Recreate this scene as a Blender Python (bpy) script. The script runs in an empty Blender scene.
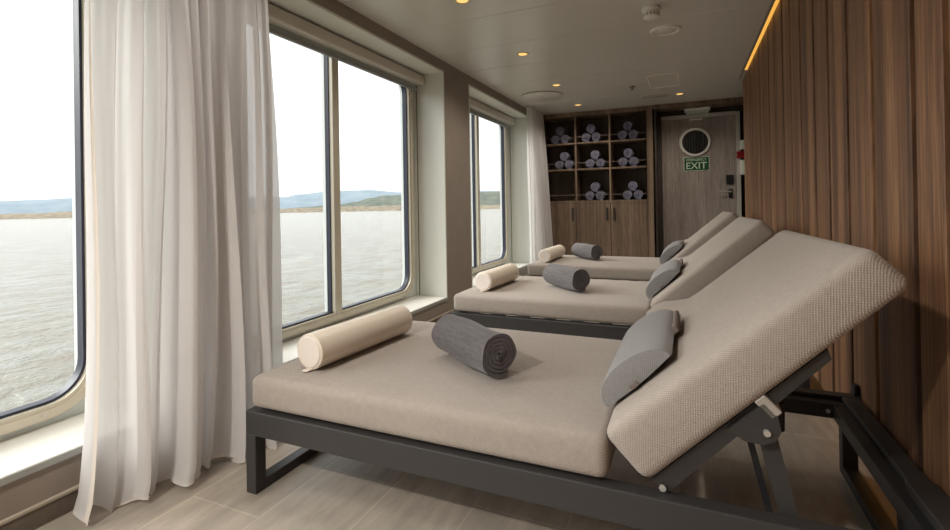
import bpy, bmesh, math, random
from math import sin, cos, pi, radians as R
from mathutils import Vector, Matrix

random.seed(7)
SC = bpy.context.scene
COL = SC.collection

# ------------------------------------------------------------------ helpers
def lin(c):
    return tuple(((v / 255) / 12.92 if v / 255 <= .04045 else ((v / 255 + .055) / 1.055) ** 2.4) for v in c)


class MB:
    """collects shapes into one mesh"""
    def __init__(self):
        self.bm = bmesh.new()

    def add(self, verts, faces, M=None):
        vs = [self.bm.verts.new(M @ Vector(v) if M else v) for v in verts]
        for f in faces:
            try:
                self.bm.faces.new([vs[i] for i in f])
            except ValueError:
                pass
        return self

    def box(self, x0, x1, y0, y1, z0, z1, bev=0.0, M=None, seg=2):
        t = bmesh.new()
        bmesh.ops.create_cube(t, size=1)
        for v in t.verts:
            v.co = Vector(((x0 + x1) / 2 + v.co.x * (x1 - x0), (y0 + y1) / 2 + v.co.y * (y1 - y0), (z0 + z1) / 2 + v.co.z * (z1 - z0)))
        if bev > 0:
            bmesh.ops.bevel(t, geom=t.edges[:], offset=bev, segments=seg, affect='EDGES', profile=.5)
        self.merge(t, M)
        return self

    def merge(self, t, M=None):
        t.verts.index_update()
        self.add([v.co.copy() for v in t.verts], [[v.index for v in f.verts] for f in t.faces], M)
        t.free()

    def tube(self, a, b, r, n=16, r2=None, caps=True):
        a, b = Vector(a), Vector(b)
        d = (b - a).normalized()
        u = d.orthogonal().normalized()
        w = d.cross(u)
        r2 = r if r2 is None else r2
        vs = []
        for p, rr in ((a, r), (b, r2)):
            for i in range(n):
                t = 2 * pi * i / n
                vs.append(p + u * cos(t) * rr + w * sin(t) * rr)
        fs = [(i, (i + 1) % n, n + (i + 1) % n, n + i) for i in range(n)]
        if caps:
            fs += [tuple(reversed(range(n))), tuple(range(n, 2 * n))]
        return self.add(vs, fs)

    def lathe(self, prof, n=32, M=None):
        """prof: list of (r, z) around local z"""
        vs, fs = [], []
        for r, z in prof:
            for i in range(n):
                t = 2 * pi * i / n
                vs.append((r * cos(t), r * sin(t), z))
        for k in range(len(prof) - 1):
            for i in range(n):
                fs.append((k * n + i, k * n + (i + 1) % n, (k + 1) * n + (i + 1) % n, (k + 1) * n + i))
        fs.append(tuple(reversed(range(n))))
        fs.append(tuple(range((len(prof) - 1) * n, len(prof) * n)))
        return self.add(vs, fs, M)

    def prism(self, loop, axis, a, b, M=None):
        """loop of 2D points extruded along axis ('x': pts (y,z); 'y': pts (x,z); 'z': pts (x,y))"""
        def p3(p, t):
            return {'x': (t, p[0], p[1]), 'y': (p[0], t, p[1]), 'z': (p[0], p[1], t)}[axis]
        n = len(loop)
        vs = [p3(p, a) for p in loop] + [p3(p, b) for p in loop]
        fs = [(i, (i + 1) % n, n + (i + 1) % n, n + i) for i in range(n)]
        fs += [tuple(reversed(range(n))), tuple(range(n, 2 * n))]
        return self.add(vs, fs, M)

    def ring(self, lo, li, axis, a, b, M=None):
        def p3(p, t):
            return {'x': (t, p[0], p[1]), 'y': (p[0], t, p[1]), 'z': (p[0], p[1], t)}[axis]
        n = len(lo)
        vs = [p3(p, a) for p in lo] + [p3(p, a) for p in li] + [p3(p, b) for p in lo] + [p3(p, b) for p in li]
        fs = []
        for i in range(n):
            j = (i + 1) % n
            fs += [(i, j, n + j, n + i), (2 * n + i, 3 * n + i, 3 * n + j, 2 * n + j),
                   (i, 2 * n + i, 2 * n + j, j), (n + i, n + j, 3 * n + j, 3 * n + i)]
        return self.add(vs, fs, M)

    def grid(self, fn, nu, nv):
        vs = [fn(i / nu, j / nv) for j in range(nv + 1) for i in range(nu + 1)]
        fs = [(j * (nu + 1) + i, j * (nu + 1) + i + 1, (j + 1) * (nu + 1) + i + 1, (j + 1) * (nu + 1) + i)
              for j in range(nv) for i in range(nu)]
        return self.add(vs, fs)

    def build(self, name, mat, parent=None, smooth=False, angle=35):
        bm = self.bm
        bmesh.ops.recalc_face_normals(bm, faces=bm.faces[:])
        me = bpy.data.meshes.new(name)
        bm.to_mesh(me)
        bm.free()
        me.materials.append(mat)
        o = bpy.data.objects.new(name, me)
        COL.objects.link(o)
        if parent:
            o.parent = parent
        if smooth:
            me.polygons.foreach_set('use_smooth', [True] * len(me.polygons))
            if angle:
                me.set_sharp_from_angle(angle=R(angle))
        return o


def rr(x0, x1, z0, z1, r, n=8):
    pts = []
    for cx, cz, a0 in ((x1 - r, z1 - r, 0), (x0 + r, z1 - r, 90), (x0 + r, z0 + r, 180), (x1 - r, z0 + r, 270)):
        for k in range(n + 1):
            a = R(a0 + 90 * k / n)
            pts.append((cx + r * cos(a), cz + r * sin(a)))
    return pts


def tag(o, label=None, cat=None, group=None, kind=None):
    if label: o['label'] = label
    if cat: o['category'] = cat
    if group: o['group'] = group
    if kind: o['kind'] = kind
    return o


def empty(name, loc, rz=0.0):
    o = bpy.data.objects.new(name, None)
    o.empty_display_size = .1
    COL.objects.link(o)
    o.location = loc
    o.rotation_euler = (0, 0, rz)
    return o


def copy_tree(o, parent=None):
    c = o.copy()
    COL.objects.link(c)
    c.parent = parent
    for ch in [x for x in COL.objects if x.parent == o]:
        copy_tree(ch, c)
    return c


# ------------------------------------------------------------------ materials
def mat(name, rgb, rough=.5, metal=0.0, spec=.5):
    m = bpy.data.materials.new(name)
    m.use_nodes = True
    b = m.node_tree.nodes['Principled BSDF']
    b.inputs['Base Color'].default_value = (*lin(rgb), 1)
    b.inputs['Roughness'].default_value = rough
    b.inputs['Metallic'].default_value = metal
    b.inputs['Specular IOR Level'].default_value = spec
    return m


def N(m, t, **kw):
    n = m.node_tree.nodes.new(t)
    for k, v in kw.items():
        setattr(n, k, v)
    return n


def L(m, a, b):
    m.node_tree.links.new(a, b)


def bsdf(m):
    return m.node_tree.nodes['Principled BSDF']


def coords(m, scale=(1, 1, 1), rot=(0, 0, 0), loc=(0, 0, 0)):
    tc = N(m, 'ShaderNodeTexCoord')
    mp = N(m, 'ShaderNodeMapping')
    mp.inputs['Scale'].default_value = scale
    mp.inputs['Rotation'].default_value = rot
    mp.inputs['Location'].default_value = loc
    L(m, tc.outputs['Object'], mp.inputs['Vector'])
    return mp.outputs['Vector']


def noise(m, vec, scale, detail=3, rough=.5):
    n = N(m, 'ShaderNodeTexNoise')
    n.inputs['Scale'].default_value = scale
    n.inputs['Detail'].default_value = detail
    n.inputs['Roughness'].default_value = rough
    L(m, vec, n.inputs['Vector'])
    return n.outputs['Fac']


def ramp(m, fac, stops):
    r = N(m, 'ShaderNodeValToRGB')
    e = r.color_ramp.elements
    while len(e) < len(stops):
        e.new(.5)
    for el, (p, c) in zip(e, stops):
        el.position = p
        el.color = (*lin(c), 1)
    L(m, fac, r.inputs['Fac'])
    return r.outputs['Color']


def bump(m, height, strength=.3, dist=.01):
    b = N(m, 'ShaderNodeBump')
    b.inputs['Strength'].default_value = strength
    b.inputs['Distance'].default_value = dist
    L(m, height, b.inputs['Height'])
    L(m, b.outputs['Normal'], bsdf(m).inputs['Normal'])


def mathn(m, op, a, b=None):
    n = N(m, 'ShaderNodeMath', operation=op)
    for i, v in enumerate((a, b)):
        if v is None:
            continue
        if isinstance(v, (int, float)):
            n.inputs[i].default_value = v
        else:
            L(m, v, n.inputs[i])
    return n.outputs[0]


def mixc(m, fac, a, b, mode='MIX'):
    n = N(m, 'ShaderNodeMix', data_type='RGBA', blend_type=mode)
    for sock, v in ((n.inputs['Factor'], fac), (n.inputs[6], a), (n.inputs[7], b)):
        if isinstance(v, (int, float)):
            sock.default_value = v
        elif isinstance(v, tuple):
            sock.default_value = (*v, 1)
        else:
            L(m, v, sock)
    return n.outputs[2]


def wood(name, dark, mid, light, rough=.5, across='y', freq=7.0):
    """vertical-grain veneer: strips across `across`, fine grain along z"""
    m = mat(name, mid, rough, spec=.35)
    s = (0.02, 1, .012) if across == 'y' else (1, .02, .012)
    v = coords(m, s)
    f1 = noise(m, v, freq, 2, .5)
    s2 = (.05, 1, .02) if across == 'y' else (1, .05, .02)
    v2 = coords(m, s2, loc=(3, 1, 2))
    f2 = noise(m, v2, freq * 8, 4, .65)
    s3 = (.3, 1, .03) if across == 'y' else (1, .3, .03)
    v3 = coords(m, s3)
    f3 = noise(m, v3, 260, 2, .6)
    mixf = mathn(m, 'ADD', mathn(m, 'MULTIPLY', f1, .55), mathn(m, 'MULTIPLY', f2, .45))
    c = ramp(m, mixf, [(.34, dark), (.5, mid), (.66, light)])
    g = ramp(m, f3, [(.35, (205, 205, 205)), (.65, (255, 255, 255))])
    L(m, mixc(m, 1.0, c, g, 'MULTIPLY'), bsdf(m).inputs['Base Color'])
    bump(m, f3, .12, .002)
    return m


def weave(name, rgb, pitch, bstr=.5, var=.12, dist=.003):
    m = mat(name, rgb, .9, spec=.15)
    tc = N(m, 'ShaderNodeTexCoord')
    sep = N(m, 'ShaderNodeSeparateXYZ')
    L(m, tc.outputs['Object'], sep.inputs[0])
    k = 2 * pi / pitch
    sx = mathn(m, 'SINE', mathn(m, 'MULTIPLY', sep.outputs[0], k))
    yz = mathn(m, 'ADD', sep.outputs[1], sep.outputs[2])
    sy = mathn(m, 'SINE', mathn(m, 'MULTIPLY', yz, k))
    w = mathn(m, 'MULTIPLY', sx, sy)
    w01 = mathn(m, 'ADD', mathn(m, 'MULTIPLY', w, .5), .5)
    nz = noise(m, tc.outputs['Object'], 60, 3, .6)
    nl = noise(m, tc.outputs['Object'], 5, 2, .5)
    f = mathn(m, 'ADD', mathn(m, 'MULTIPLY', w01, .55), mathn(m, 'ADD', mathn(m, 'MULTIPLY', nz, .3), mathn(m, 'MULTIPLY', nl, .15)))
    d = tuple(max(0, c * (1 - var * 1.25)) for c in rgb)
    l = tuple(min(255, c * (1 + var)) for c in rgb)
    L(m, ramp(m, f, [(.15, d), (.85, l)]), bsdf(m).inputs['Base Color'])
    bump(m, mathn(m, 'ADD', w01, mathn(m, 'MULTIPLY', nz, .5)), bstr, dist)
    bsdf(m).inputs['Sheen Weight'].default_value = .15
    return m


def emit(name, rgb, strength):
    m = bpy.data.materials.new(name)
    m.use_nodes = True
    nt = m.node_tree
    nt.nodes.clear()
    e = nt.nodes.new('ShaderNodeEmission')
    e.inputs[0].default_value = (*lin(rgb), 1)
    e.inputs[1].default_value = strength
    o = nt.nodes.new('ShaderNodeOutputMaterial')
    nt.links.new(e.outputs[0], o.inputs[0])
    return m


def speckle(m, rgb, amt, scale):
    v = coords(m)
    f = noise(m, v, scale, 4, .6)
    L(m, ramp(m, f, [(.3, tuple(c * (1 - amt) for c in rgb)), (.7, tuple(min(255, c * (1 + amt)) for c in rgb))]), bsdf(m).inputs['Base Color'])
    return m


M_TAUPE = speckle(mat('taupe_wall_paint', (146, 136, 126), .6, spec=.3), (146, 136, 126), .02, 8)
M_LINING = mat('cream_lining_paint', (216, 217, 208), .35)
M_SILL = mat('white_sill_laminate', (226, 224, 216), .3)
M_SILLEDGE = mat('grey_sill_edge', (160, 162, 158), .4)
M_HULL = mat('pale_hull_paint', (222, 228, 226), .4)
M_ALU = mat('beige_window_aluminium', (200, 192, 174), .35, .2)
M_GASKET = mat('navy_rubber_gasket', (36, 40, 58), .4)
M_CEIL = mat('satin_ceiling_panel', (204, 201, 192), .28, spec=.5)
M_CEILGAP = mat('ceiling_gap', (90, 86, 78), .6)
M_WHITE = mat('white_plastic', (228, 226, 220), .4)
M_CHROME = mat('brushed_chrome', (196, 194, 188), .3, .6)
M_FRAME = speckle(mat('charcoal_powder_coat', (54, 52, 51), .42, spec=.4), (54, 52, 51), .05, 300)
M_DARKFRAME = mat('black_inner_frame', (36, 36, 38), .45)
M_RUBBER = mat('black_rubber', (22, 22, 22), .5)
M_BASEB = speckle(mat('dark_baseboard', (104, 94, 84), .6), (104, 94, 84), .06, 60)
M_BASETOP = mat('pale_baseboard_cap', (176, 164, 148), .5)
M_WALNUT = wood('walnut_panel', (80, 57, 44), (136, 99, 72), (182, 137, 98), .5, 'y', 9.0)
M_GROOVE = mat('walnut_groove', (96, 62, 42), .6)
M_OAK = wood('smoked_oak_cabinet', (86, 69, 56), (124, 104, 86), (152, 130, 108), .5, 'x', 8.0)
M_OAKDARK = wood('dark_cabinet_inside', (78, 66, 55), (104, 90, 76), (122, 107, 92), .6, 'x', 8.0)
M_DOOR = wood('grey_ash_door', (140, 130, 124), (164, 152, 144), (182, 170, 160), .5, 'x', 6.0)
M_DOORFR = mat('grey_door_frame', (182, 176, 168), .4)
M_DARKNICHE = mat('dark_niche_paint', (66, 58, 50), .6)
M_BLACK = mat('black_plastic', (30, 30, 32), .35)
M_RED = mat('red_call_point', (150, 22, 28), .35)
M_GREEN = mat('green_sign', (16, 74, 44), .4)
M_SIGNW = mat('pale_sign_print', (206, 222, 196), .5)
M_DARKGLASS = mat('dark_porthole_glass', (24, 27, 26), .12)
M_MATTRESS = weave('beige_waffle_weave', (161, 151, 142), .0072, .4, .13)
M_PILLOW = weave('grey_pillow_weave', (138, 136, 135), .007, .4, .10)
M_PIPING = mat('taupe_piping', (150, 128, 108), .8)
M_LEATHER = mat('cream_bolster_leather', (226, 214, 198), .42, spec=.4)
M_LEATHEREND = mat('ivory_bolster_end', (232, 222, 212), .55)
M_STRAP = mat('grey_brown_strap', (112, 100, 94), .7)
M_LAT = mat('pale_slat', (196, 194, 188), .5)
M_WARM = emit('warm_downlight_glow', (255, 202, 122), .62)
M_LED = emit('amber_led_strip', (255, 186, 84), .48)
M_KICKLED = emit('amber_kick_led', (255, 176, 80), .35)


def towel_mat(name, rgb):
    m = mat(name, rgb, .95, spec=.1)
    v = coords(m, (1, 1, 1))
    f1 = noise(m, v, 90, 4, .7)
    v2 = coords(m, (3, 40, 40))
    f2 = noise(m, v2, 3, 3, .6)
    f = mathn(m, 'ADD', mathn(m, 'MULTIPLY', f1, .5), mathn(m, 'MULTIPLY', f2, .5))
    L(m, ramp(m, f, [(.3, tuple(c * .8 for c in rgb)), (.7, tuple(c * 1.15 for c in rgb))]), bsdf(m).inputs['Base Color'])
    bump(m, f, .5, .006)
    bsdf(m).inputs['Sheen Weight'].default_value = .2
    return m


M_TOWEL = towel_mat('grey_gauze_towel', (98, 94, 95))
M_SPATOWEL = towel_mat('lavender_grey_towel', (120, 119, 138))

# floor tiles
M_FLOOR = mat('stone_floor_tile', (150, 138, 124), .42, spec=.4)
v = coords(M_FLOOR, (1, 1, 1), (0, 0, R(90)), (0, 0, 0))
br = N(M_FLOOR, 'ShaderNodeTexBrick')
br.offset = .5
br.inputs['Scale'].default_value = 1
br.inputs['Mortar Size'].default_value = .003
br.inputs['Mortar Smooth'].default_value = .2
br.inputs['Brick Width'].default_value = .62
br.inputs['Row Height'].default_value = .30
br.inputs['Color1'].default_value = (*lin((178, 168, 156)), 1)
br.inputs['Color2'].default_value = (*lin((166, 157, 146)), 1)
br.inputs['Mortar'].default_value = (*lin((192, 182, 168)), 1)
mp = br.inputs['Vector']
tcf = N(M_FLOOR, 'ShaderNodeTexCoord')
mpf = N(M_FLOOR, 'ShaderNodeMapping')
mpf.inputs['Rotation'].default_value = (0, 0, R(90))
# rotated by 90: u = -y, v = x ; want a line on x = -1.243 and on y = 1.11
mpf.inputs['Location'].default_value = (1.11, 1.243, 0)
L(M_FLOOR, tcf.outputs['Object'], mpf.inputs['Vector'])
L(M_FLOOR, mpf.outputs['Vector'], br.inputs['Vector'])
fl_n = noise(M_FLOOR, coords(M_FLOOR, (6, 1.5, 1)), 3, 5, .65)
fl_c = ramp(M_FLOOR, fl_n, [(.3, (214, 212, 210)), (.7, (255, 253, 250))])
L(M_FLOOR, mixc(M_FLOOR, 1.0, br.outputs['Color'], fl_c, 'MULTIPLY'), bsdf(M_FLOOR).inputs['Base Color'])
bump(M_FLOOR, mathn(M_FLOOR, 'SUBTRACT', mathn(M_FLOOR, 'MULTIPLY', fl_n, .15), br.outputs['Fac']), .25, .002)

# window glass
M_GLASS = bpy.data.materials.new('window_glass')
M_GLASS.use_nodes = True
nt = M_GLASS.node_tree
nt.nodes.clear()
o_ = nt.nodes.new('ShaderNodeOutputMaterial')
tr = nt.nodes.new('ShaderNodeBsdfTransparent')
tr.inputs[0].default_value = (.975, .985, .98, 1)
gl = nt.nodes.new('ShaderNodeBsdfGlossy')
gl.inputs['Roughness'].default_value = .02
lw_ = nt.nodes.new('ShaderNodeLayerWeight')
pw_ = nt.nodes.new('ShaderNodeMath'); pw_.operation = 'POWER'; pw_.inputs[1].default_value = 5
mu_ = nt.nodes.new('ShaderNodeMath'); mu_.operation = 'MULTIPLY_ADD'; mu_.inputs[1].default_value = .5; mu_.inputs[2].default_value = .02
mx = nt.nodes.new('ShaderNodeMixShader')
nt.links.new(lw_.outputs['Facing'], pw_.inputs[0])
nt.links.new(pw_.outputs[0], mu_.inputs[0])
nt.links.new(mu_.outputs[0], mx.inputs[0])
nt.links.new(tr.outputs[0], mx.inputs[1])
nt.links.new(gl.outputs[0], mx.inputs[2])
nt.links.new(mx.outputs[0], o_.inputs[0])


def sheer(name, rgb, transp, transl):
    m = bpy.data.materials.new(name)
    m.use_nodes = True
    nt = m.node_tree
    nt.nodes.clear()
    o = nt.nodes.new('ShaderNodeOutputMaterial')
    d = nt.nodes.new('ShaderNodeBsdfDiffuse')
    d.inputs[0].default_value = (*lin(rgb), 1)
    t = nt.nodes.new('ShaderNodeBsdfTranslucent')
    t.inputs[0].default_value = (*lin(rgb), 1)
    tp = nt.nodes.new('ShaderNodeBsdfTransparent')
    a = nt.nodes.new('ShaderNodeMixShader')
    a.inputs[0].default_value = transl
    b = nt.nodes.new('ShaderNodeMixShader')
    b.inputs[0].default_value = transp
    nt.links.new(d.outputs[0], a.inputs[1])
    nt.links.new(t.outputs[0], a.inputs[2])
    nt.links.new(a.outputs[0], b.inputs[1])
    nt.links.new(tp.outputs[0], b.inputs[2])
    nt.links.new(b.outputs[0], o.inputs[0])
    return m


M_SHEER = sheer('sheer_white_voile', (236, 234, 233), .11, .50)
M_HEM = sheer('voile_hem', (236, 228, 218), .05, .3)

# ------------------------------------------------------------------ setting
H = 2.172
YB, YF = 6.87, -5.0
BAYS = [(1, -.80, 1.235), (2, 1.61, 3.61), (3, 4.12, 6.00), (4, -3.31, -1.31)]
WIN = {1: (-.73, 1.153), 2: (1.685, 3.525), 3: (4.06, 5.87), 4: (-3.235, -1.395)}
SILL, HEAD = .196, 2.086

tag(MB().box(-1.9, .9, YF, YB, -.06, 0).build('floor', M_FLOOR), kind='structure')

c = MB()
yy = 2.872 - .567 * 14
while yy < YB:
    a, b = max(yy + .002, YF), min(yy + .565, YB)
    if b > a:
        x1 = .495 if b < 5.58 else .9
        c.box(-1.9, x1, a, b, H, H + .02, .0025, seg=1)
    yy += .567
ceil = c.build('ceiling', M_CEIL)
tag(ceil, kind='structure')
g = MB()
g.box(-1.9, .9, YF, YB, H + .045, H + .08)
g.build('ceiling_backing', M_CEILGAP, ceil)

w = MB()
w.box(-1.95, -1.85, YF, YB, 0, SILL - .026)
w.box(-1.95, -1.85, YF, YB, HEAD, H + .05)
spans = sorted((a, b) for _, a, b in BAYS)
ed = YF
for a, b in spans:
    w.box(-1.95, -1.85, ed, a, SILL - .026, HEAD)
    ed = b
w.box(-1.95, -1.85, ed, YB, SILL - .026, HEAD)
tag(w.build('wall_left', M_TAUPE), kind='structure')

h = MB()
h.box(-2.195, -2.142, YF, YB, -.06, .2)
h.box(-2.195, -2.142, YF, YB, 2.09, H + .08)
ed = YF
for a, b in sorted(WIN.values()):
    h.box(-2.195, -2.142, ed, a - .03, .2, 2.09)
    ed = b + .03
    h.ring(rr(a - .03, b + .03, .2, 2.09, .002), rr(a + .03, b - .058, .245, 2.03, .12), 'x', -2.195, -2.142)
h.box(-2.195, -2.142, ed, YB, .2, 2.09)
tag(h.build('wall_outer', M_HULL), kind='structure')

for k, a, b in BAYS:
    t = MB()
    t.box(-2.142, -1.848, a - .004, a + .012, SILL, HEAD, .002, seg=1)
    t.box(-2.142, -1.848, b - .012, b + .004, SILL, HEAD, .002, seg=1)
    t.box(-2.142, -1.848, a, b, HEAD - .012, HEAD + .004, .002, seg=1)
    tr_ = tag(t.build('trim_%d' % k, M_LINING), kind='structure')
    s = MB().box(-2.142, -1.846, a, b, SILL - .024, SILL, .003).build('sill_board', M_SILL, tr_)
    e = MB().box(-1.846, -1.842, a, b, SILL - .024, SILL - .003).build('sill_edge', M_SILLEDGE, tr_)

    MB().box(-2.112, -2.104, b - .0135, b - .0115, SILL, HEAD - .012).build('reveal_joint', M_CEILGAP, tr_)
    # window: frame, gasket, mullion, two panes
    (y0, y1), z0, z1 = WIN[k], .222, 2.075
    f = MB()
    f.ring(rr(y0, y1, z0, z1, .175), rr(y0 + .05, y1 - .05, z0 + .05, z1 - .05, .13), 'x', -2.142, -2.112)
    f.ring(rr(y0 + .006, y1 - .006, z0 + .006, z1 - .006, .17), rr(y0 + .036, y1 - .036, z0 + .036, z1 - .036, .14), 'x', -2.112, -2.104)
    win = tag(f.build('window_%d' % k, M_ALU, smooth=True, angle=40), kind='structure')
    gk = MB()
    gk.ring(rr(y0 + .046, y1 - .046, z0 + .046, z1 - .046, .135), rr(y0 + .060, y1 - .060, z0 + .060, z1 - .060, .121), 'x', -2.170, -2.132)
    ym = y0 + .868
    gk.box(-2.170, -2.140, ym - .038, ym - .028, z0 + .06, z1 - .06)
    gk.box(-2.170, -2.140, ym + .028, ym + .038, z0 + .06, z1 - .06)
    gk.build('window_gasket', M_GASKET, win, True, 40)
    mm = MB()
    mm.box(-2.142, -2.108, ym - .032, ym + .032, z0 + .03, z1 - .03, .004)
    mm.build('mullion', M_ALU, win)
    mo = MB().box(-2.195, -2.171, ym - .040, ym + .040, z0 + .05, z1 - .05).build('outer_mullion', M_HULL, win)
    for p0, p1 in ((y0 + .05, ym - .03), (ym + .03, y1 - .05)):
        MB().box(-2.166, -2.160, p0, p1, z0 + .05, z1 - .05).build('pane', M_GLASS, win)
    # screw caps along the frame
    sc = MB()
    n_ = 9
    for i in range(n_):
        yv = y0 + .2 + (y1 - y0 - .4) * i / (n_ - 1)
        sc.tube((-2.105, yv, z0 + .021), (-2.100, yv, z0 + .021), .006, 10)
    sc.build('frame_screw', M_CHROME, win)

# baseboard, left
bb = MB().box(-1.85, -1.838, YF, YB, 0, .062).build('baseboard_left', M_BASEB)
tag(bb, kind='structure')
MB().box(-1.85, -1.835, YF, YB, .062, .070).build('baseboard_cap', M_BASETOP, bb)

# right wall: walnut boards with recessed grooves
gro = [1.426, 1.601, 1.898, 2.152, 2.405, 2.64, 2.917]
d = [.25, .23, .29, .24, .27, .22, .30]
i = 0
while gro[-1] < 5.3:
    gro.append(gro[-1] + d[i % 7]); i += 1
near = [1.426]
i = 0
while near[-1] > YF + .3:
    near.append(near[-1] - d[(i * 3) % 7]); i += 1
gro = sorted(set(gro + near))
ends = [YF] + gro + [5.56]
wr = MB()
for a, b in zip(ends[:-1], ends[1:]):
    wr.box(.54, .566, a + .017, b - .017, .125, H + .044, .003, seg=1)
wright = wr.build('wall_right', M_WALNUT)
tag(wright, kind='structure')
MB().box(.562, .60, YF, 5.56, .125, H + .044).build('wall_groove_backing', M_GROOVE, wright)
MB().box(.62, .70, YF, 5.56, 0, H + .05).build('wall_kick', M_TAUPE, wright)

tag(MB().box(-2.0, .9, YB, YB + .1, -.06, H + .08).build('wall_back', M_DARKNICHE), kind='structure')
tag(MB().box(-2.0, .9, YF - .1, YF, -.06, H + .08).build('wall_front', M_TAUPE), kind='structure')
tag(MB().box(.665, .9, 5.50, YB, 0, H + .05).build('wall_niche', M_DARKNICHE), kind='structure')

# header over the door niche and the return beside the cabinet
tr5 = MB().box(-.372, .66, 6.45, 6.74, 2.122, H - .001, .002).build('trim_5', M_OAK)
tag(tr5, kind='structure')

# ------------------------------------------------------------------ door (niche at y = 6.75)
DY = 6.75
dl = MB().box(-.285, .565, DY, DY + .05, .01, 2.01, .003).build('door_1', M_DOOR)
tag(dl, kind='structure')
fr_ = MB()
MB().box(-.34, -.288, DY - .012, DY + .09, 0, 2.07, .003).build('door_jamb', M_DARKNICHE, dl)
fr_.box(.568, .615, DY - .03, DY + .09, 0, 2.05, .003)
fr_.box(-.288, .568, DY - .02, DY + .09, 2.012, 2.06, .003)
fr_.build('door_frame', M_DOORFR, dl)
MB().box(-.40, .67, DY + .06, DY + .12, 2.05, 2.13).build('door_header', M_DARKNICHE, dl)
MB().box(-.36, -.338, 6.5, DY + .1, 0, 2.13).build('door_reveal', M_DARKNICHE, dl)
ph = MB()
prof_o = [(cos(2 * pi * i / 40) * .176, sin(2 * pi * i / 40) * .176) for i in range(40)]
prof_i = [(cos(2 * pi * i / 40) * .151, sin(2 * pi * i / 40) * .151) for i in range(40)]
Tm = Matrix.Translation((.110, 0, 1.705))
ph.ring(prof_o, prof_i, 'y', DY - .028, DY + .001, Tm)
po2 = [(cos(2 * pi * i / 40) * .183, sin(2 * pi * i / 40) * .183) for i in range(40)]
ph.ring(po2, prof_o, 'y', DY - .008, DY + .001, Tm)
ring = ph.build('porthole_ring', mat('polished_steel', (232, 230, 224), .25, .35), dl, True, 40)
pg = MB()
pg.tube((.110, DY - .006, 1.705), (.110, DY - .001, 1.705), .155, 40)
pgo = pg.build('porthole_glass', M_DARKGLASS, ring)
ps = MB()
for i in range(-4, 5):
    x = .110 + i * .032
    hh = math.sqrt(max(0, .145 ** 2 - (i * .032) ** 2))
    ps.box(x - .006, x + .006, DY - .009, DY - .006, 1.705 - hh, 1.705 + hh)
ps.build('porthole_louvre', M_BLACK, ring)
hd = MB()
MB().box(.478, .522, DY - .012, DY, .985, 1.10, .006).build('lock_plate', M_BLACK, dl)
hd.tube((.50, DY - .01, 1.068), (.50, DY - .055, 1.068), .012)
hd.tube((.505, DY - .052, 1.068), (.375, DY - .052, 1.072), .010)
hd.build('door_handle', M_CHROME, dl, True, 40)
MB().box(.05, .20, DY - .002, DY + .002, 1.985, 2.003).build('door_label', M_WHITE, dl)

cr = MB().box(.452, .536, DY - .022, DY, 1.155, 1.275, .006).build('card_reader', M_BLACK)
tag(cr, 'black square card reader on the grey door above the lever handle', 'card reader')

# exit sign
es = empty('exit_sign', (.122, DY, 1.43))
tag(es, 'green EXIT sign with pale border under the round porthole on the door', 'sign')
MB().box(-.148, .148, -.004, 0, -.088, .088, .001).build('sign_border', M_SIGNW, es)
MB().box(-.142, .142, -.0055, -.0035, -.082, .082).build('sign_panel', M_GREEN, es)


def text_mesh(txt, width, height, x, z, y, name, mt, parent):
    cu = bpy.data.curves.new(name, 'FONT')
    cu.body = txt
    cu.align_x = 'CENTER'
    cu.extrude = .0
    cu.offset = .004
    tmp = bpy.data.objects.new(name + '_tmp', cu)
    COL.objects.link(tmp)
    dg = bpy.context.evaluated_depsgraph_get()
    me = bpy.data.meshes.new_from_object(tmp.evaluated_get(dg))
    bpy.data.objects.remove(tmp)
    xs = [v.co.x for v in me.vertices]; ys = [v.co.y for v in me.vertices]
    w_, h_ = max(xs) - min(xs), max(ys) - min(ys)
    for v in me.vertices:
        px, py = (v.co.x - min(xs)) / w_ - .5, (v.co.y - min(ys)) / h_ - .5
        v.co = Vector((x + px * width, y, z + py * height))
    me.materials.clear()
    me.materials.append(mt)
    o = bpy.data.objects.new(name, me)
    COL.objects.link(o)
    o.parent = parent
    return o


text_mesh('EXIT', .235, .082, 0, -.022, -.0062, 'sign_word', M_SIGNW, es)
text_mesh('EMERGENCY', .235, .030, 0, .052, -.0062, 'sign_word', M_SIGNW, es)

el = empty('emergency_light', (.14, DY - .01, 2.09))
tag(el, 'white emergency light fitting above the door', 'light')
MB().box(-.15, .15, -.13, .03, .0, .03, .006).build('housing', M_WHITE, el)
MB().box(-.13, .13, -.115, .02, -.03, .001, .008).build('diffuser', mat('frosted_diffuser', (176, 186, 176), .3), el)

fc = empty('fire_call_point', (.64, 6.70, 1.515))
tag(fc, 'small red call point box on the right door jamb', 'call point')
MB().box(-.07, .024, -.03, .03, -.040, .040, .006).build('call_box', M_RED, fc)
MB().box(-.05, -.01, -.034, -.029, -.022, .022, .002).build('call_face', mat('dark_red_face', (120, 18, 24), .3), fc)
for z0_, z1_, nm in ((1.58, 1.69, 'upper'), (1.27, 1.45, 'lower')):
    t = empty('wall_switch', (.64, 6.70, z0_))
    tag(t, 'white switch box on the door jamb just %s the red call point' % ('above' if nm == 'upper' else 'below'), 'switch', 'white boxes on the door jamb')
    MB().box(-.035, .024, -.025, .025, 0, z1_ - z0_, .005).build('box', M_WHITE, t)
    MB().box(-.015, .012, -.029, -.024, .02, z1_ - z0_ - .02, .002).build('rocker', M_SIGNW, t)

# ------------------------------------------------------------------ cabinet
SX0, SX1, SYF, SYB = -1.846, -.376, 6.45, 6.86
cab = empty('shelf_cabinet', ((SX0 + SX1) / 2, 6.65, 0))
tag(cab, 'tall oak cabinet of nine open towel compartments over cupboard doors beside the grey door', 'cabinet')
ox, oy = (SX0 + SX1) / 2, 6.65


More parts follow.
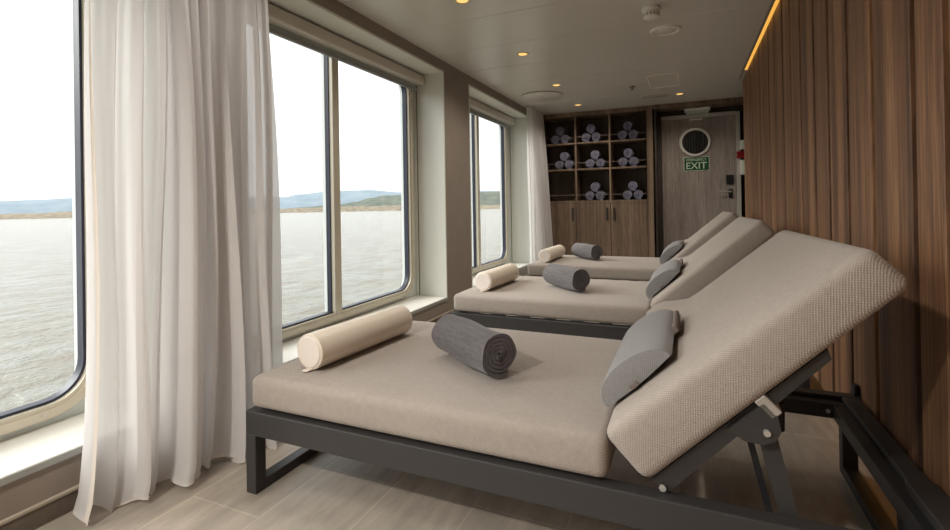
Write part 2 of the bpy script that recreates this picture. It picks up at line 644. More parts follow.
def cb(x0, x1, y0, y1, z0, z1, bev=.0015):
    return MB().box(x0 - ox, x1 - ox, y0 - oy, y1 - oy, z0, z1, bev, seg=1)


cb(SX0, SX0 + .05, SYF, SYB, 0, H - .002).build('side_panel', M_OAK, cab)
cb(SX1 - .075, SX1, SYF, SYB, 0, H - .002).build('side_panel', M_OAK, cab)
cb(SX0 + .05, SX1 - .075, SYF, SYB, 2.115, H - .002).build('top_panel', M_OAK, cab)
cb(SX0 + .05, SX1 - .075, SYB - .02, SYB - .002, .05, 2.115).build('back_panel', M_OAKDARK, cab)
CX = [SX0 + .05, -1.35, -.905, SX1 - .075]
for x in CX[1:3]:
    cb(x - .011, x + .011, SYF + .006, SYB - .02, .985, 2.115).build('divider', M_OAK, cab)
SHZ = [1.415, 1.765]
for z in SHZ:
    for a, b in zip(CX[:-1], CX[1:]):
        cb(a + .011, b - .011, SYF + .008, SYB - .02, z - .022, z).build('shelf', M_OAK, cab)
cb(SX0 + .05, SX1 - .075, SYF - .002, SYB - .02, .955, .988).build('counter', M_OAK, cab)
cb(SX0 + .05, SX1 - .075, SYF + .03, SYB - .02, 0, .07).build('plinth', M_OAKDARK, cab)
for i, (a, b) in enumerate(zip(CX[:-1], CX[1:])):
    dr = MB().box(a + .003 - ox, b - .003 - ox, SYF - .002 - oy, SYF + .018 - oy, .075, .95, .002, seg=1).build('cupboard_door', M_OAK, cab)
    hx = (b - .045) if i < 2 else (a + .045)
    hm = MB()
    for q in range(6):
        hm.tube((hx - ox, SYF - .004 - oy, .735 + q * .029), (hx - ox, SYF - .026 - oy, .735 + q * .029), .010, 10, .012)
    hm.tube((hx - ox, SYF - .018 - oy, .73), (hx - ox, SYF - .018 - oy, .885), .006, 8)
    hm.build('handle', M_BLACK, dr, True, 40)
ROWS = [(.988, 'bottom'), (SHZ[0], 'middle'), (SHZ[1], 'top')]
for zb, rn in ROWS:
    for a, b in zip(CX[:-1], CX[1:]):
        MB().tube((a + .008 - ox, SYF + .02 - oy, zb + .075), (b - .008 - ox, SYF + .02 - oy, zb + .075), .004, 8).build('guard_rail', M_STRAP, cab)


def spiral_roll(name, mt, r, length, turns, thick, npt=26, axis_noise=0.0, seed=1):
    """rolled towel along local x, resting on z=0"""
    rnd = random.Random(seed)
    m = MB()
    n = int(turns * npt)
    r0 = r - thick * turns * 1.06
    r0 = max(r0, .006)
    nl = 10 if axis_noise else 4
    ph_ = [rnd.uniform(0, 6.28) for _ in range(6)]
    vs, fs = [], []
    for j in range(nl + 1):
        u = j / nl
        x = (u - .5) * length
        for side in (0, 1):
            for k in range(n + 1):
                t = k / n
                ang = -pi / 2 + .5 - 2 * pi * turns * (1 - t)
                rad = r0 + (r - r0) * t - (thick * .86 if side else 0)
                wob = axis_noise * (sin(3 * ang + ph_[0] + 5 * u) + .7 * sin(7 * u + ph_[1]) + .6 * sin(5 * ang - 9 * u + ph_[2]))
                rad = max(.003, rad + wob * (.3 + .7 * t))
                xo = x
                if j in (0, nl):
                    xo += (.35 * thick) * sin(ang * 2 + ph_[3]) - (1 if j else -1) * thick * (.5 if side else 0) * .3
                vs.append((xo, rad * cos(ang), rad * sin(ang) + r))
    C = n + 1

    def idx(j, s, k):
        return (j * 2 + s) * C + k
    for j in range(nl):
        for k in range(n):
            fs.append((idx(j, 0, k), idx(j, 0, k + 1), idx(j + 1, 0, k + 1), idx(j + 1, 0, k)))
            fs.append((idx(j, 1, k), idx(j + 1, 1, k), idx(j + 1, 1, k + 1), idx(j, 1, k + 1)))
        for k in (0, n):
            fs.append((idx(j, 0, k), idx(j + 1, 0, k), idx(j + 1, 1, k), idx(j, 1, k)))
    for j in (0, nl):
        for k in range(n):
            fs.append((idx(j, 0, k), idx(j, 1, k), idx(j, 1, k + 1), idx(j, 0, k + 1)))
    m.add(vs, fs)
    o = m.build(name, mt, None, True, 60)
    return o


# towels in the compartments
TR = .066
proto = spiral_roll('rolled_towel', M_SPATOWEL, TR, .30, 3.2, .017, 20)
me_t = proto.data
first = True
coln = ['left', 'middle', 'right']
offs = {('top', 0): -.02, ('top', 1): -.02, ('top', 2): .0, ('middle', 0): .03, ('middle', 1): .03, ('middle', 2): .0, ('bottom', 1): .02, ('bottom', 2): .05}
for zb, rn in ROWS:
    for ci in range(3):
        if (rn, ci) not in offs:
            continue
        cx = (CX[ci] + CX[ci + 1]) / 2 + offs[(rn, ci)] + (.03 if ci == 0 else 0)
        for pos, dx, dz in (('lower left', -TR - .001, 0), ('lower right', TR + .001, 0), ('topmost', 0, TR * 1.745)):
            t = proto if first else proto.copy()
            if not first:
                COL.objects.link(t)
            first = False
            t.location = (cx + dx, 6.655, zb + dz + .002)
            t.rotation_euler = (random.uniform(-.6, .6) * 0, 0, -pi / 2)
            tag(t, '%s lavender towel roll in the cabinet, %s row, %s compartment' % (pos, rn, coln[ci]), 'towel', 'rolled towels in the cabinet')


# ------------------------------------------------------------------ loungers
def soft_box(sx, sy, sz, r, nx, ny, nz, crown=0.0, deform=None):
    """rounded cushion from x 0..sx, y 0..sy, z 0..sz"""
    t = bmesh.new()

    def axis(n, s):
        # concentrate points near the edges
        e = [0, .25 * r, .6 * r, r]
        inner = [r + (s - 2 * r) * k / n for k in range(1, n)]
        return e + inner + [s - q for q in reversed(e)]
    X, Y, Z = axis(nx, sx), axis(ny, sy), axis(nz, sz)
    cache = {}

    def vert(p):
        key = tuple(round(q, 6) for q in p)
        if key not in cache:
            q = [min(max(p[k], r), (sx, sy, sz)[k] - r) for k in range(3)]
            dv = Vector(p) - Vector(q)
            co = Vector(q) + (dv.normalized() * r if dv.length > 1e-9 else Vector((0, 0, 0)))
            uu, vv = 2 * p[0] / sx - 1, 2 * p[1] / sy - 1
            if crown:
                co.z += crown * (1 - uu ** 4) * (1 - vv ** 4) * (1 if p[2] > sz / 2 else 0) * (p[2] / sz)
            if deform:
                co = deform(co, p)
            cache[key] = t.verts.new(co)
        return cache[key]

    def face(A_, B_, mk):
        for i in range(len(A_) - 1):
            for j in range(len(B_) - 1):
                vs = [vert(mk(A_[i], B_[j])), vert(mk(A_[i + 1], B_[j])), vert(mk(A_[i + 1], B_[j + 1])), vert(mk(A_[i], B_[j + 1]))]
                if len(set(vs)) >= 3:
                    u_ = []
                    for v_ in vs:
                        if v_ not in u_: u_.append(v_)
                    try: t.faces.new(u_)
                    except ValueError: pass
    for zz in (0, sz):
        face(X, Y, lambda a, b: (a, b, zz))
    for yy_ in (0, sy):
        face(X, Z, lambda a, b: (a, yy_, b))
    for xx in (0, sx):
        face(Y, Z, lambda a, b: (xx, a, b))
    return t


LW = .90      # width of a lounger
X0, X1 = -1.393, .532
ANG = 44.5
BX, BZ = -.100, .299


def make_lounger(loc):
    root = empty('spa_lounger', loc)      # origin: foot end near corner on the floor; x towards the wall
    f = MB()
    ln = X1 - X0
    th = .045
    f.box(0, ln, 0, th, .198, .280, .004)
    f.box(0, ln, LW - th, LW, .198, .280, .004)
    f.box(0, th, th - .002, LW - th + .002, .198, .280, .004)
    f.box(ln - .05, ln, th - .002, LW - th + .002, .198, .280, .004)
    f.box(ln - .06, ln + .004, -.004, .30, .194, .287, .004)
    f.build('main_frame', M_FRAME, root)
    fi = MB()
    fi.box(.03, ln - .05, th, th + .03, .238, .262)
    fi.box(.03, ln - .05, LW - th - .03, LW - th, .238, .262)
    fi.box(ln - .085, ln - .05, th, LW - th, .215, .262, .003)
    fi.box(ln - .32, ln - .05, LW - th - .045, LW - th, .215, .265, .003)
    inner = fi.build('inner_ledge', M_DARKFRAME, root)
    for x in (ln - .26, ln - .1):
        MB().tube((x, LW - th - .046, .240), (x, LW - th - .051, .240), .007, 12).build('bolt', M_CHROME, inner, True, 40)
    # seat slats between ledges
    for i in range(7):
        x = .10 + i * .165
        MB().box(x, x + .07, .04, LW - .04, .268, .286, .004).build('slat', M_LAT, root)
    # sled legs: closed rectangle in y-z
    for x in (0.0, ln - .05):
        s = MB()
        s.box(x, x + .045, 0, .045, .0, .20, .003)
        s.box(x, x + .045, LW - .045, LW, .0, .20, .003)
        s.box(x, x + .045, .043, LW - .043, 0, .035, .003)
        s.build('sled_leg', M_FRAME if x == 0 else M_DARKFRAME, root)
    b1 = MB()
    b1.lathe([(.012, 0), (.030, .004), (.031, .10), (.024, .112), (.01, .114)], 20, Matrix.Translation((ln - .012, .40, .085)))
    b1.build('bumper', M_RUBBER, root, True, 40)
    b2 = MB().box(ln - .01, ln + .006, LW - .03, LW + .0, .278, .318, .004).build('corner_stop', M_RUBBER, root)
    # seat cushion
    t = soft_box(1.195, LW - .002, .110, .028, 14, 10, 2, .004)
    m = MB()
    m.merge(t, Matrix.Translation((.012, .006, .286)))
    seat = m.build('seat_cushion', M_MATTRESS, root, True, None)
    p = MB()
    for yy_ in [k / 20 * (LW - .05) + .03 for k in range(20)]:
        p.tube((1.2045, yy_, .31 + .004), (1.2045, yy_ + (LW - .05) / 20, .314), .004, 6)
    p.build('piping', M_PIPING, seat, True, 60)
    # reclining back
    bx = BX - X0

    def lump(co, p_):   # the fuller far corner of the cushion
        u, v_, n_ = p_[0], p_[1] / LW, p_[2]
        k = max(0, min(1, (v_ - .62) / .38)) ** 1.5 * max(0, min(1, 1 - (u - .17) / .13)) * max(0, min(1, (u - .01) / .11)) * (n_ / .147)
        k = k * k * (3 - 2 * k) if k < 1 else 1
        co = Vector((co.x, co.y, co.z * (1 - .29 * u / .715)))
        co.x -= .012 * v_ * u / .715
        return co + Vector((0, .02 * k, .060 * k))
    t = soft_box(.715, LW - .004, .147, .030, 16, 18, 2, .004, lump)
    m = MB()
    m.merge(t)
    back = m.build('back_cushion', M_MATTRESS, root, True, None)
    back.location = (bx, .006, BZ)
    back.rotation_euler = (0, -R(ANG), 0)
    bf = MB()
    bf.prism([(.01, -.004), (.51, -.004), (.50, -.024), (.02, -.047)], 'y', .028, .062)
    bf.prism([(.01, -.004), (.51, -.004), (.50, -.024), (.02, -.047)], 'y', LW - .062, LW - .028)
    bf.box(.46, .495, .06, LW - .06, -.022, -.006, .003)
    bf.box(.06, .09, .06, LW - .06, -.040, -.006, .003)
    bfo = bf.build('back_frame', M_FRAME, root)
    bfo.location = back.location
    bfo.rotation_euler = back.rotation_euler
    # hinge bracket plates with pivot bolts, clip and struts (both sides)
    for s_, y_ in ((1, .018), (-1, LW - .018)):
        hb = MB()
        loop = [(.235, -.01), (.335, -.01), (.335, -.048), (.318, -.074), (.295, -.082), (.270, -.074), (.245, -.046)]
        hb.prism(loop, 'y', y_ - .004, y_ + .005)
        hbo = hb.build('hinge_bracket', M_FRAME, root)
        hbo.location = back.location
        hbo.rotation_euler = back.rotation_euler
        pv = MB().tube((.295, y_ - s_ * .012, -.058), (.295, y_ + s_ * .006, -.058), .007, 14).build('pivot_bolt', M_CHROME, hbo, True, 40)
        st = MB()
        c43, s43 = cos(R(ANG)), sin(R(ANG))
        px, pz = bx + .295 * c43 + .058 * s43, BZ + .295 * s43 - .058 * c43
        e_ = (px + .055, .222)
        dv = Vector((e_[0] - px, 0, e_[1] - pz)).normalized()
        nv = Vector((-dv.z, 0, dv.x)) * .019
        A_, B_ = Vector((px, 0, pz)), Vector((e_[0], 0, e_[1]))
        st.prism([((A_ + nv)[0], (A_ + nv)[2]), ((B_ + nv * .9)[0], (B_ + nv * .9)[2]), ((B_ - nv * .9)[0], (B_ - nv * .9)[2]), ((A_ - nv)[0], (A_ - nv)[2])], 'y', y_ + s_ * .032, y_ + s_ * .040)
        st.build('support_strut', M_FRAME, root)
        hp = MB().tube((.10 - .078, y_ + s_ * .0, -.03), (.022, y_ + s_ * .006, -.03), .008, 14).build('hinge_pin', M_CHROME, bfo, True, 40)
    st = MB()
    st.prism([(px - .030, pz), (px + .025, .225), (px + .010, .225), (px - .045, pz)], 'y', .115, .123)
    st.build('support_strut', M_DARKFRAME, root)
    cl = MB().box(.322, .350, .014, .06, -.046, .003, .003).build('clip', M_CHROME, root)
    cl.location = back.location
    cl.rotation_euler = back.rotation_euler
    kn = MB()
    kn.lathe([(.014, 0), (.020, .004), (.021, .07), (.012, .078)], 16, Matrix.Translation((px + .035, .16, pz - .05)))
    kn.build('ratchet_knob', M_RUBBER, root, True, 40)
    cr_ = MB().tube((px, .03, pz), (px, LW - .03, pz), .009, 12).build('cross_rod', M_DARKFRAME, root, True, 40)
    return root


def make_pillow():
    root = empty('neck_pillow', (0, 0, 0))     # local: u along the back, y across, z out of the back face
    LN = .50
    m = MB()
    prof = []
    wv, hv = .232, .064
    pts = []
    for k in range(17):
        a = pi * k / 16
        x = wv / 2 - cos(a) * wv / 2
        z = hv * (sin(a) ** .8) * (1 + .10 * cos(a))
        pts.append((x, z))
    flat = [(wv * (1 - k / 6), -.006 * sin(pi * k / 6)) for k in range(1, 6)]
    pts = pts + flat
    ny = 14
    vs, fs = [], []
    n = len(pts)
    cxm = wv / 2
    for j in range(ny + 1):
        v_ = j / ny
        e = min(v_, 1 - v_) * ny
        sc_ = 1 if e >= 1 else (.965 if e == 0 else 1)
        y = LN * (min(max(v_, .0), 1))
        if 0 < e <= 1.01:
            y = .008 if v_ < .5 else LN - .008
        for x, z in pts:
            vs.append((cxm + (x - cxm) * sc_, y, .004 + hv * .45 + (z - hv * .45) * sc_))
    for j in range(ny):
        for i in range(n):
            fs.append((j * n + i, j * n + (i + 1) % n, (j + 1) * n + (i + 1) % n, (j + 1) * n + i))
    # soft end caps
    for j, s_ in ((0, -1), (ny, 1)):
        base = len(vs)
        for x, z in pts:
            vs.append((cxm + (x - cxm) * .6, LN * (j / ny) + s_ * .002, .004 + hv * .45 + (z - hv * .45) * .6))
        vs.append((cxm, LN * (j / ny) + s_ * .003, hv * .45))
        for i in range(n):
            fs.append((j * n + i, j * n + (i + 1) % n, base + (i + 1) % n, base + i))
            fs.append((base + i, base + (i + 1) % n, base + n))
    m.add(vs, fs)
    body = m.build('pillow_body', M_PILLOW, root, True, 50)
    s = MB()
    s.box(wv * .5, wv + .02, LN * .42, LN * .84, .001, .005, .001)
    s.tube((wv + .014, LN * .40, .013), (wv + .014, LN * .86, .013), .0085, 12)
    s.build('strap', M_STRAP, root, True, 40)
    MB().box(.09, .115, -.006, .02, -.0005, .012, .001).build('tab', M_STRAP, root)
    return root


def make_bolster(ln):
    root = empty('bolster', (0, 0, 0))      # along local y, resting on z = 0
    r = .063
    m = MB()
    prof = [(r * .2, 0), (r - .006, .0), (r - .001, .003), (r, .008), (r, ln * .5), (r, ln - .008), (r - .001, ln - .003), (r - .006, ln), (r * .2, ln)]
    T = Matrix.Translation((0, 0, r)) @ Matrix.Rotation(R(-90), 4, 'X')
    m.lathe(prof, 40, T)
    b = m.build('cover', M_LEATHER, root, True, 40)
    MB().lathe([(.01, -.003), (r - .012, -.003), (r - .008, .001)], 36, T).build('end_panel', M_LEATHEREND, root, True, 40)
    MB().lathe([(r - .008, ln - .001), (r - .012, ln + .003), (.01, ln + .003)], 36, T).build('end_panel', M_LEATHEREND, root, True, 40)
    z = MB()
    z.box(-.012, .012, -.022, .002, .001, .005, .001)
    z.build('pull_tab', M_LEATHEREND, root)
    return root


OFF = [0, 1.567, 3.137]
desc = [('nearest the camera', 'nearest'),
        ('between the two others, second from the camera', 'middle'),
        ('farthest from the camera, in front of the towel cabinet', 'farthest')]
lo0 = make_lounger((X0, 1.193, 0))
pl0 = make_pillow()
bo0 = make_bolster(.53)
tw0 = spiral_roll('grey_towel_roll', M_TOWEL, .076, .345, 5.3, .0128, 30, .0028, 5)
BP = [((-1.216, 1.31), (-1.172, 1.835)), ((-1.224, 2.90), (-1.196, 3.38)), ((-1.243, 4.46), (-1.228, 5.0))]
TP = [((-.846, 1.655), (-.558, 1.46)), ((-.862, 3.265), (-.609, 3.03)), ((-1.052, 5.00), (-.79, 4.735))]
ca, sa = cos(R(ANG)), sin(R(ANG))
for i, dy in enumerate(OFF):
    o = lo0 if i == 0 else copy_tree(lo0)
    o.location = (X0, 1.193 + dy, 0)
    tag(o, 'beige reclining lounger on charcoal frame, ' + desc[i][0], 'lounger', 'spa loungers in a row')
    p = pl0 if i == 0 else copy_tree(pl0)
    n0 = .147 + .006
    u0 = .005
    p.location = (BX + u0 * ca - n0 * sa, 1.33 + dy, BZ + u0 * sa + n0 * ca)
    p.rotation_euler = (0, -R(ANG), 0)
    tag(p, 'grey half-round neck pillow against the raised back of the %s lounger' % desc[i][1], 'pillow', 'neck pillows on the loungers')
    (ax, ay), (bx_, by_) = BP[i]
    q = bo0 if i == 0 else copy_tree(bo0)
    q.location = (ax, ay, .4005)
    q.rotation_euler = (0, 0, -math.atan2(bx_ - ax, by_ - ay))
    if i:
        k_ = math.hypot(bx_ - ax, by_ - ay) / .53
        q.scale = (1, k_, 1)
    tag(q, 'cream cylindrical bolster lying at the window end of the %s lounger' % desc[i][1], 'bolster', 'cream bolsters on the loungers')
    (ax, ay), (bx_, by_) = TP[i]
    t = tw0 if i == 0 else copy_tree(tw0)
    t.location = ((ax + bx_) / 2, (ay + by_) / 2, .4065)
    t.rotation_euler = (0, 0, math.atan2(by_ - ay, bx_ - ax))
    tag(t, 'rolled dark grey towel lying on the seat of the %s lounger' % desc[i][1], 'towel', 'grey towels on the loungers')


# ------------------------------------------------------------------ curtains
def make_curtain(name, label, yb, yt, xb, xt, pleats, zb, seed, ampb=.055, ampt=.04, lowb=.05, lead=True):
    rnd = random.Random(seed)
    ph_ = [rnd.uniform(0, 6.28) for _ in range(8)]

    def fn(s, t):
        te = t ** .45 if s < .5 else t ** (.45 + 1.1 * (s - .5))     # the cloth falls straight, then flares at the floor
        y = (yb[0] + (yb[1] - yb[0]) * s) * (1 - te) + (yt[0] + (yt[1] - yt[0]) * s) * te
        x = (xb[0] + (xb[1] - xb[0]) * s) * (1 - t) + (xt[0] + (xt[1] - xt[0]) * s) * t
        pw = 2 * pi * pleats * s + .9 * sin(2 * pi * 1.7 * s + ph_[0]) + .5 * sin(2 * pi * 3.1 * s + ph_[1]) + .5 * (1 - t) * sin(5 * s + ph_[4])
        w1 = sin(pw)
        w1 = math.tanh(1.3 * w1) / math.tanh(1.3)
        low = sin(2 * pi * pleats * .42 * s + ph_[2] + .6 * t)
        k = 1 - t
        am = (ampb * k + ampt * t) * (.75 + .25 * sin(9 * s + ph_[3]))
        x += am * w1 + lowb * k * low
        y += am * .55 * cos(pw) + .012 * sin(6 * t + 11 * s)
        fine = .006 * sin(2 * pi * pleats * 3.3 * s + ph_[5] + 2.2 * t) * (.4 + .6 * t)
        x += fine
        zlow = zb + .012 * sin(2 * pi * pleats * s * .5 + ph_[6])
        return (x, y, zlow + (H - .004 - zlow) * t)
    nu = 300
    m = MB()
    m.grid(fn, nu, 46)
    root = m.build(name, M_SHEER, None, True, None)
    hm = MB()
    hm.grid(lambda s, t: (fn(s, t * .0045)[0] + .0015, fn(s, t * .0045)[1], fn(s, t * .0045)[2]), nu, 1)
    hm.build('hem', M_HEM, root, True, None)
    sd = MB()
    sd.grid(lambda s, t: (fn(s * .022, t)[0] + .0018, fn(s * .022, t)[1] - .0005, fn(s * .022, t)[2]), 8, 40)
    sd.build('side_hem', M_HEM, root, True, None)
    tag(root, label, 'curtain', 'sheer window curtains')
    return root


make_curtain('sheer_curtain', 'large sheer white curtain hanging to the floor beside the near window', (.85, 1.56), (.922, 1.65), (-1.745, -1.57), (-1.745, -1.735), 11, .012, 3)
make_curtain('sheer_curtain', 'far narrow white curtain hanging between the second window and the towel cabinet', (5.55, 6.34), (5.70, 6.34), (-1.755, -1.62), (-1.785, -1.76), 7, .012, 8, .035, .025, .015)

# ------------------------------------------------------------------ blinds
for k, a, b in BAYS[1:3]:
    t = empty('roller_blind', (-2.06, (a + b) / 2, 1.985))
    tag(t, 'white roller blind cassette above the %s' % ('large window beside the near curtain' if k == 2 else 'far window next to the towel cabinet'), 'blind', 'roller blinds over the windows')
    hl = (b - a) / 2 - .022
    MB().box(-.06, .045, -hl, hl, .0, .076, .012, seg=3).build('cassette', mat('blind_cassette', (202, 196, 184), .4), t, True, 40)
    MB().box(-.032, -.029, -hl + .03, hl - .03, -.028, .006).build('fabric', mat('blind_fabric', (178, 190, 190), .8), t)
    MB().box(-.040, -.016, -hl + .03, hl - .03, -.052, -.026, .004).build('bottom_bar', mat('blind_bar', (150, 152, 152), .4, .2), t)

# ------------------------------------------------------------------ ceiling fittings
def downlight_parts(root):
    m = MB()
    m.lathe([(.030, .0), (.046, -.006), (.050, -.004), (.052, .0)], 28)
    m.build('bezel', mat('downlight_bezel', (206, 190, 160), .35, .2), root, True, 40)
    MB().lathe([(.004, -.0035), (.034, -.0035), (.036, -.001)], 28).build('lamp_glass', M_WARM, root)


def spot(x, y, z, watt, size=R(150), blend=.9, col=(1, .90, .78), rad=.04):
    ld = bpy.data.lights.new('downlight_beam', 'SPOT')
    ld.energy = watt
    ld.color = col
    ld.spot_size = size
    ld.spot_blend = blend
    ld.shadow_soft_size = rad
    o = bpy.data.objects.new('downlight_beam', ld)
    COL.objects.link(o)
    o.location = (x, y, z)
    return o


DL = [(-1.19, 2.58, 'nearest the top edge of the photo'), (-1.19, 3.725, 'second from the camera in the window-side row'),
      (-1.20, 4.865, 'just beside the big round ceiling cover'), (-1.21, 5.985, 'nearest the open shelves, beyond the round cover'),
      (-.05, 5.92, 'in front of the door beside the slot grille')]
d0 = None
for x, y, txt in DL:
    if d0 is None:
        d0 = empty('downlight', (x, y, H))
        downlight_parts(d0)
        o = d0
    else:
        o = copy_tree(d0)
        o.location = (x, y, H)
    tag(o, 'small glowing recessed downlight ' + txt, 'downlight', 'ceiling downlights')
    spot(x, y, H - .012, 17)
for y, wt in ((1.43, 9), (.28, 10), (-.87, 110), (-2.0, 25)):
    spot(-1.19, y, H - .012, wt, R(165), .6, (1, .95, .88), .05)

sm = empty('smoke_detector', (-.183, 3.2, H))
tag(sm, 'white domed smoke detector on the ceiling', 'smoke detector')
MB().lathe([(.055, 0), (.055, -.018), (.048, -.024)], 28).build('base', M_WHITE, sm, True, 40)
MB().lathe([(.046, -.022), (.050, -.034), (.048, -.058), (.030, -.068), (.01, -.07)], 28).build('sensor_dome', M_WHITE, sm, True, 40)
sl = MB()
for q in range(14):
    a = 2 * pi * q / 14
    sl.box(-.004, .004, .046, .0505, -.054, -.038, 0, Matrix.Rotation(a, 4, 'Z'))
sl.build('vent_slot', mat('grey_slot', (150, 146, 138), .6), sm)

rv = empty('round_vent', (-.115, 3.66, H))
tag(rv, 'small round ceiling vent beside the smoke detector', 'vent')
MB().lathe([(.105, 0), (.100, -.010), (.085, -.014), (.078, -.004)], 36).build('rim', mat('vent_rim', (226, 222, 212), .35), rv, True, 40)
MB().lathe([(.066, -.002), (.070, -.008), (.050, -.013), (.01, -.015)], 36).build('valve_disc', mat('vent_disc', (214, 210, 200), .35), rv, True, 40)

cv = empty('ceiling_cover', (-1.465, 5.27, H))
tag(cv, 'large flat round ceiling cover close to the far window', 'ceiling cover')
MB().lathe([(.232, -.004), (.235, -.012), (.225, -.016), (.02, -.017)], 48).build('disc', M_CEIL, cv, True, 40)
MB().lathe([(.215, 0), (.215, -.006)], 48).build('shadow_gap', M_CEILGAP, cv)

hp = empty('ceiling_hatch', (-.19, 5.19, H))
tag(hp, 'square ceiling access hatch with a thin metal edge', 'hatch')
hr = MB()
hr.ring(rr(-.142, .142, -.28, .28, .004, 2), rr(-.128, .128, -.266, .266, .004, 2), 'z', -.010, 0)
hr.build('hatch_rim', mat('hatch_rim', (232, 228, 216), .3), hp)
MB().box(-.130, .130, -.268, .268, -.003, 0).build('hatch_panel', M_CEIL, hp)
MB().tube((.10, -.22, -.003), (.10, -.22, -.006), .012, 16).build('latch', M_CHROME, hp)

sg = empty('ceiling_grille', (-.32, 5.90, H))
tag(sg, 'narrow rectangular ceiling slot grille in front of the header', 'grille')
MB().box(-.15, .15, -.045, .045, -.012, 0, .004).build('grille_plate', mat('grille_plate', (190, 184, 172), .4), sg)
gs = MB()
for q in range(3):
    gs.box(-.13, .13, -.028 + q * .022, -.020 + q * .022, -.0125, -.011)
gs.build('slot', M_CEILGAP, sg)

sp = empty('ceiling_sprinkler', (-.504, 5.303, H))
tag(sp, 'tiny dark sprinkler head on the ceiling beside the hatch', 'sprinkler')
MB().lathe([(.032, 0), (.030, -.006), (.012, -.008), (.010, -.020), (.004, -.03)], 20).build('escutcheon', mat('sprinkler_metal', (120, 112, 100), .3, .8), sp, True, 40)
MB().lathe([(.018, -.033), (.019, -.035), (.004, -.036)], 16).build('deflector', M_DARKFRAME, sp)

# LED strip along the top of the walnut wall, and the glow under its foot
ls = empty('led_strip', (.52, 2.0, H))
tag(ls, 'long glowing amber LED strip along the top of the walnut wall', 'led strip')
MB().box(-.008, .018, -7.0, 3.46, .004, .010).build('light_bar', M_LED, ls)
MB().box(-.026, -.009, -7.0, 3.47, -.006, .012, .002).build('edge_profile', mat('strip_profile', (168, 164, 156), .3, .5), ls)
ks = empty('kick_light', (.585, 2.0, .12))
tag(ks, 'amber light strip glowing along the foot of the walnut wall', 'led strip')
MB().box(-.012, .012, -7.0, 3.5, -.004, .004).build('light_bar', M_KICKLED, ks)

# ------------------------------------------------------------------ outside: water, shore, hills
M_SEA = mat('silty_water', (178, 172, 158), .22, spec=.5)
v1 = coords(M_SEA, (1, 1, 1))
n1 = noise(M_SEA, v1, .55, 4, .6)
n2 = noise(M_SEA, v1, .12, 3, .5)
n3 = noise(M_SEA, coords(M_SEA, (1, .22, 1)), .22, 4, .6)
bump(M_SEA, mathn(M_SEA, 'ADD', n1, mathn(M_SEA, 'MULTIPLY', n2, 2.0)), .8, 1.2)
L(M_SEA, ramp(M_SEA, mathn(M_SEA, 'ADD', mathn(M_SEA, 'MULTIPLY', n3, .7), mathn(M_SEA, 'MULTIPLY', n2, .3)), [(.36, (104, 92, 68)), (.62, (130, 131, 120))]), bsdf(M_SEA).inputs['Base Color'])
ZS = -24.0
sea = MB().add([(-6, -14000, ZS), (-6, 14000, ZS), (-16000, 14000, ZS), (-16000, -14000, ZS)], [(0, 1, 2, 3)]).build('sea_water', M_SEA)
tag(sea, kind='structure')


def ridge(name, pts, dist, depth, mt, ns, nsc, seed):
    """hill range: pts = (azimuth deg, elevation slope of the crest)"""
    rnd = random.Random(seed)
    ph_ = [rnd.uniform(0, 6.28) for _ in range(12)]
    az0, az1 = pts[0][0], pts[-1][0]

    def crest(a):
        for (a0, e0), (a1, e1) in zip(pts[:-1], pts[1:]):
            if a <= a1:
                t = (a - a0) / (a1 - a0)
                t = t * t * (3 - 2 * t)
                return e0 + (e1 - e0) * t
        return pts[-1][1]

    def fn(s, t):
        a = az0 + (az1 - az0) * s
        e = crest(a)
        hc = .972 + e * (dist + depth * .5) - ZS
        prof = sin(pi * min(1, t * 1.0)) ** .8
        jag = sum(sin(ph_[q] + (q + 1.3) * 23 * s * nsc + 7 * t * (q % 3)) / (q + 1.5) for q in range(9))
        hh = hc * prof * (1 + ns * jag * prof)
        d_ = dist + depth * t + 12 * sin(40 * s * nsc + ph_[0]) + 9 * sin(97 * s * nsc + ph_[1])
        return (d_ * sin(R(a)), d_ * cos(R(a)), ZS - 1 + hh)
    o = MB()
    o.grid(fn, 260, 18)
    ob = o.build(name, mt, None, True, None)
    tag(ob, kind='structure')
    return ob


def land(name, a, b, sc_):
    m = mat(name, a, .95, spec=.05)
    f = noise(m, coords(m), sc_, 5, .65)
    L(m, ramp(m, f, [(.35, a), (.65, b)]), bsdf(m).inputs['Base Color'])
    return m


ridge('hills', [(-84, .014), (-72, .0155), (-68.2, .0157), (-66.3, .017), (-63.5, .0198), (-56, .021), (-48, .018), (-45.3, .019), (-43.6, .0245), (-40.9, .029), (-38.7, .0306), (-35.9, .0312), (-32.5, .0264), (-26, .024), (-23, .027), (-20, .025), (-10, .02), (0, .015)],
      6500, 2500, land('haze_tinted_forest', (132, 146, 156), (146, 158, 166), .004), .012, 1.0, 4)  # aerial haze is mixed into this pale blue-grey base colour
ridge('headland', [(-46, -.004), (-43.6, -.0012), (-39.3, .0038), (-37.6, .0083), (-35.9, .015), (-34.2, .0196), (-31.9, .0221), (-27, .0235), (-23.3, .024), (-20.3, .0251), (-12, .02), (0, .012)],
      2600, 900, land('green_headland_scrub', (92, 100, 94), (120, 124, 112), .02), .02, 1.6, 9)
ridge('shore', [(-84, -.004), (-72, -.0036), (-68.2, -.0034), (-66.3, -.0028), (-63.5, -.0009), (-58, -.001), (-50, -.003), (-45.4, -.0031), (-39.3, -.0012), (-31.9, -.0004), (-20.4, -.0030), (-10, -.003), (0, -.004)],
      2150, 300, land('tan_shore', (120, 112, 98), (158, 146, 128), .05), .05, 3.0, 12)

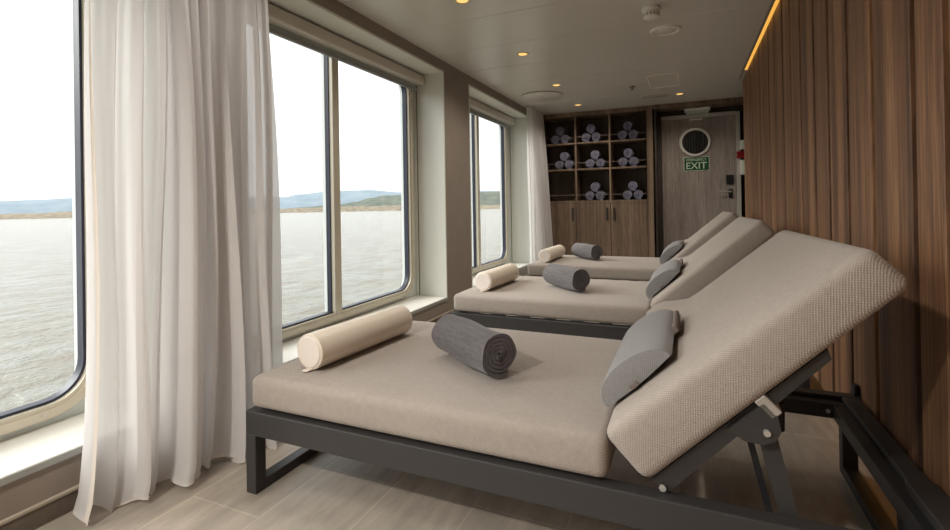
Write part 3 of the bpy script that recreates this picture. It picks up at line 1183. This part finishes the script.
# ------------------------------------------------------------------ sky
wd = bpy.data.worlds.new('overcast_sky')
SC.world = wd
wd.use_nodes = True
nt = wd.node_tree
bg = nt.nodes['Background']
tc = nt.nodes.new('ShaderNodeTexCoord')
mpn = nt.nodes.new('ShaderNodeMapping')
mpn.inputs['Scale'].default_value = (1, 1, 2.6)
nz = nt.nodes.new('ShaderNodeTexNoise')
nz.inputs['Scale'].default_value = 2.2
nz.inputs['Detail'].default_value = 5
nz.inputs['Roughness'].default_value = .5
cr2 = nt.nodes.new('ShaderNodeValToRGB')
cr2.color_ramp.elements[0].position = .34
cr2.color_ramp.elements[0].color = (.80, .83, .85, 1)
cr2.color_ramp.elements[1].position = .66
cr2.color_ramp.elements[1].color = (1.0, 1.0, 1.0, 1)
nt.links.new(tc.outputs['Generated'], mpn.inputs['Vector'])
nt.links.new(mpn.outputs['Vector'], nz.inputs['Vector'])
nt.links.new(nz.outputs['Fac'], cr2.inputs['Fac'])
nt.links.new(cr2.outputs['Color'], bg.inputs['Color'])
bg.inputs['Strength'].default_value = 1.0

# daylight portals in the window openings
for k, a, b in BAYS:
    ld = bpy.data.lights.new('window_portal', 'AREA')
    ld.shape = 'RECTANGLE'
    ld.size, ld.size_y = 1.80, b - a - .1
    ld.cycles.is_portal = True
    o = bpy.data.objects.new('window_portal', ld)
    COL.objects.link(o)
    o.location = (-2.27, (a + b) / 2, 1.14)
    o.rotation_euler = (0, R(-90), 0)

# hazy sun behind the cloud
sd = bpy.data.lights.new('hazy_sun', 'SUN')
sd.energy = 1.9
sd.angle = R(40)
sd.color = (1, .98, .95)
so = bpy.data.objects.new('hazy_sun', sd)
COL.objects.link(so)
so.rotation_euler = Vector((.80, .30, -.52)).to_track_quat('-Z', 'Y').to_euler()

# ------------------------------------------------------------------ camera
F, CY = 482.92, 202.04
yaw, pit, rol = -0.413, 0.003274, -0.016928
fw = Vector((sin(yaw) * cos(pit), cos(yaw) * cos(pit), sin(pit)))
rt = fw.cross(Vector((0, 0, 1))).normalized()
up = rt.cross(fw)
r2 = cos(rol) * rt + sin(rol) * up
u2 = -sin(rol) * rt + cos(rol) * up
cam = bpy.data.cameras.new('camera')
cam.sensor_fit = 'HORIZONTAL'
cam.sensor_width = 36
cam.lens = F * 36 / 950
cam.shift_y = -(265 - CY) / 950
cam.clip_start = .02
cam.clip_end = 30000
co = bpy.data.objects.new('camera', cam)
COL.objects.link(co)
M4 = Matrix((r2, u2, -fw)).transposed().to_4x4()
M4.translation = (0, 0, .972)
co.matrix_world = M4
SC.camera = co

vs_ = SC.view_settings
vs_.view_transform = 'Standard'
vs_.look = 'None'
vs_.gamma = 1
vs_.use_curve_mapping = False
vs_.exposure = 1.0
SC.cycles.max_bounces = 10
SC.cycles.diffuse_bounces = 6
SC.cycles.transparent_max_bounces = 16
SC.cycles.use_denoising = True
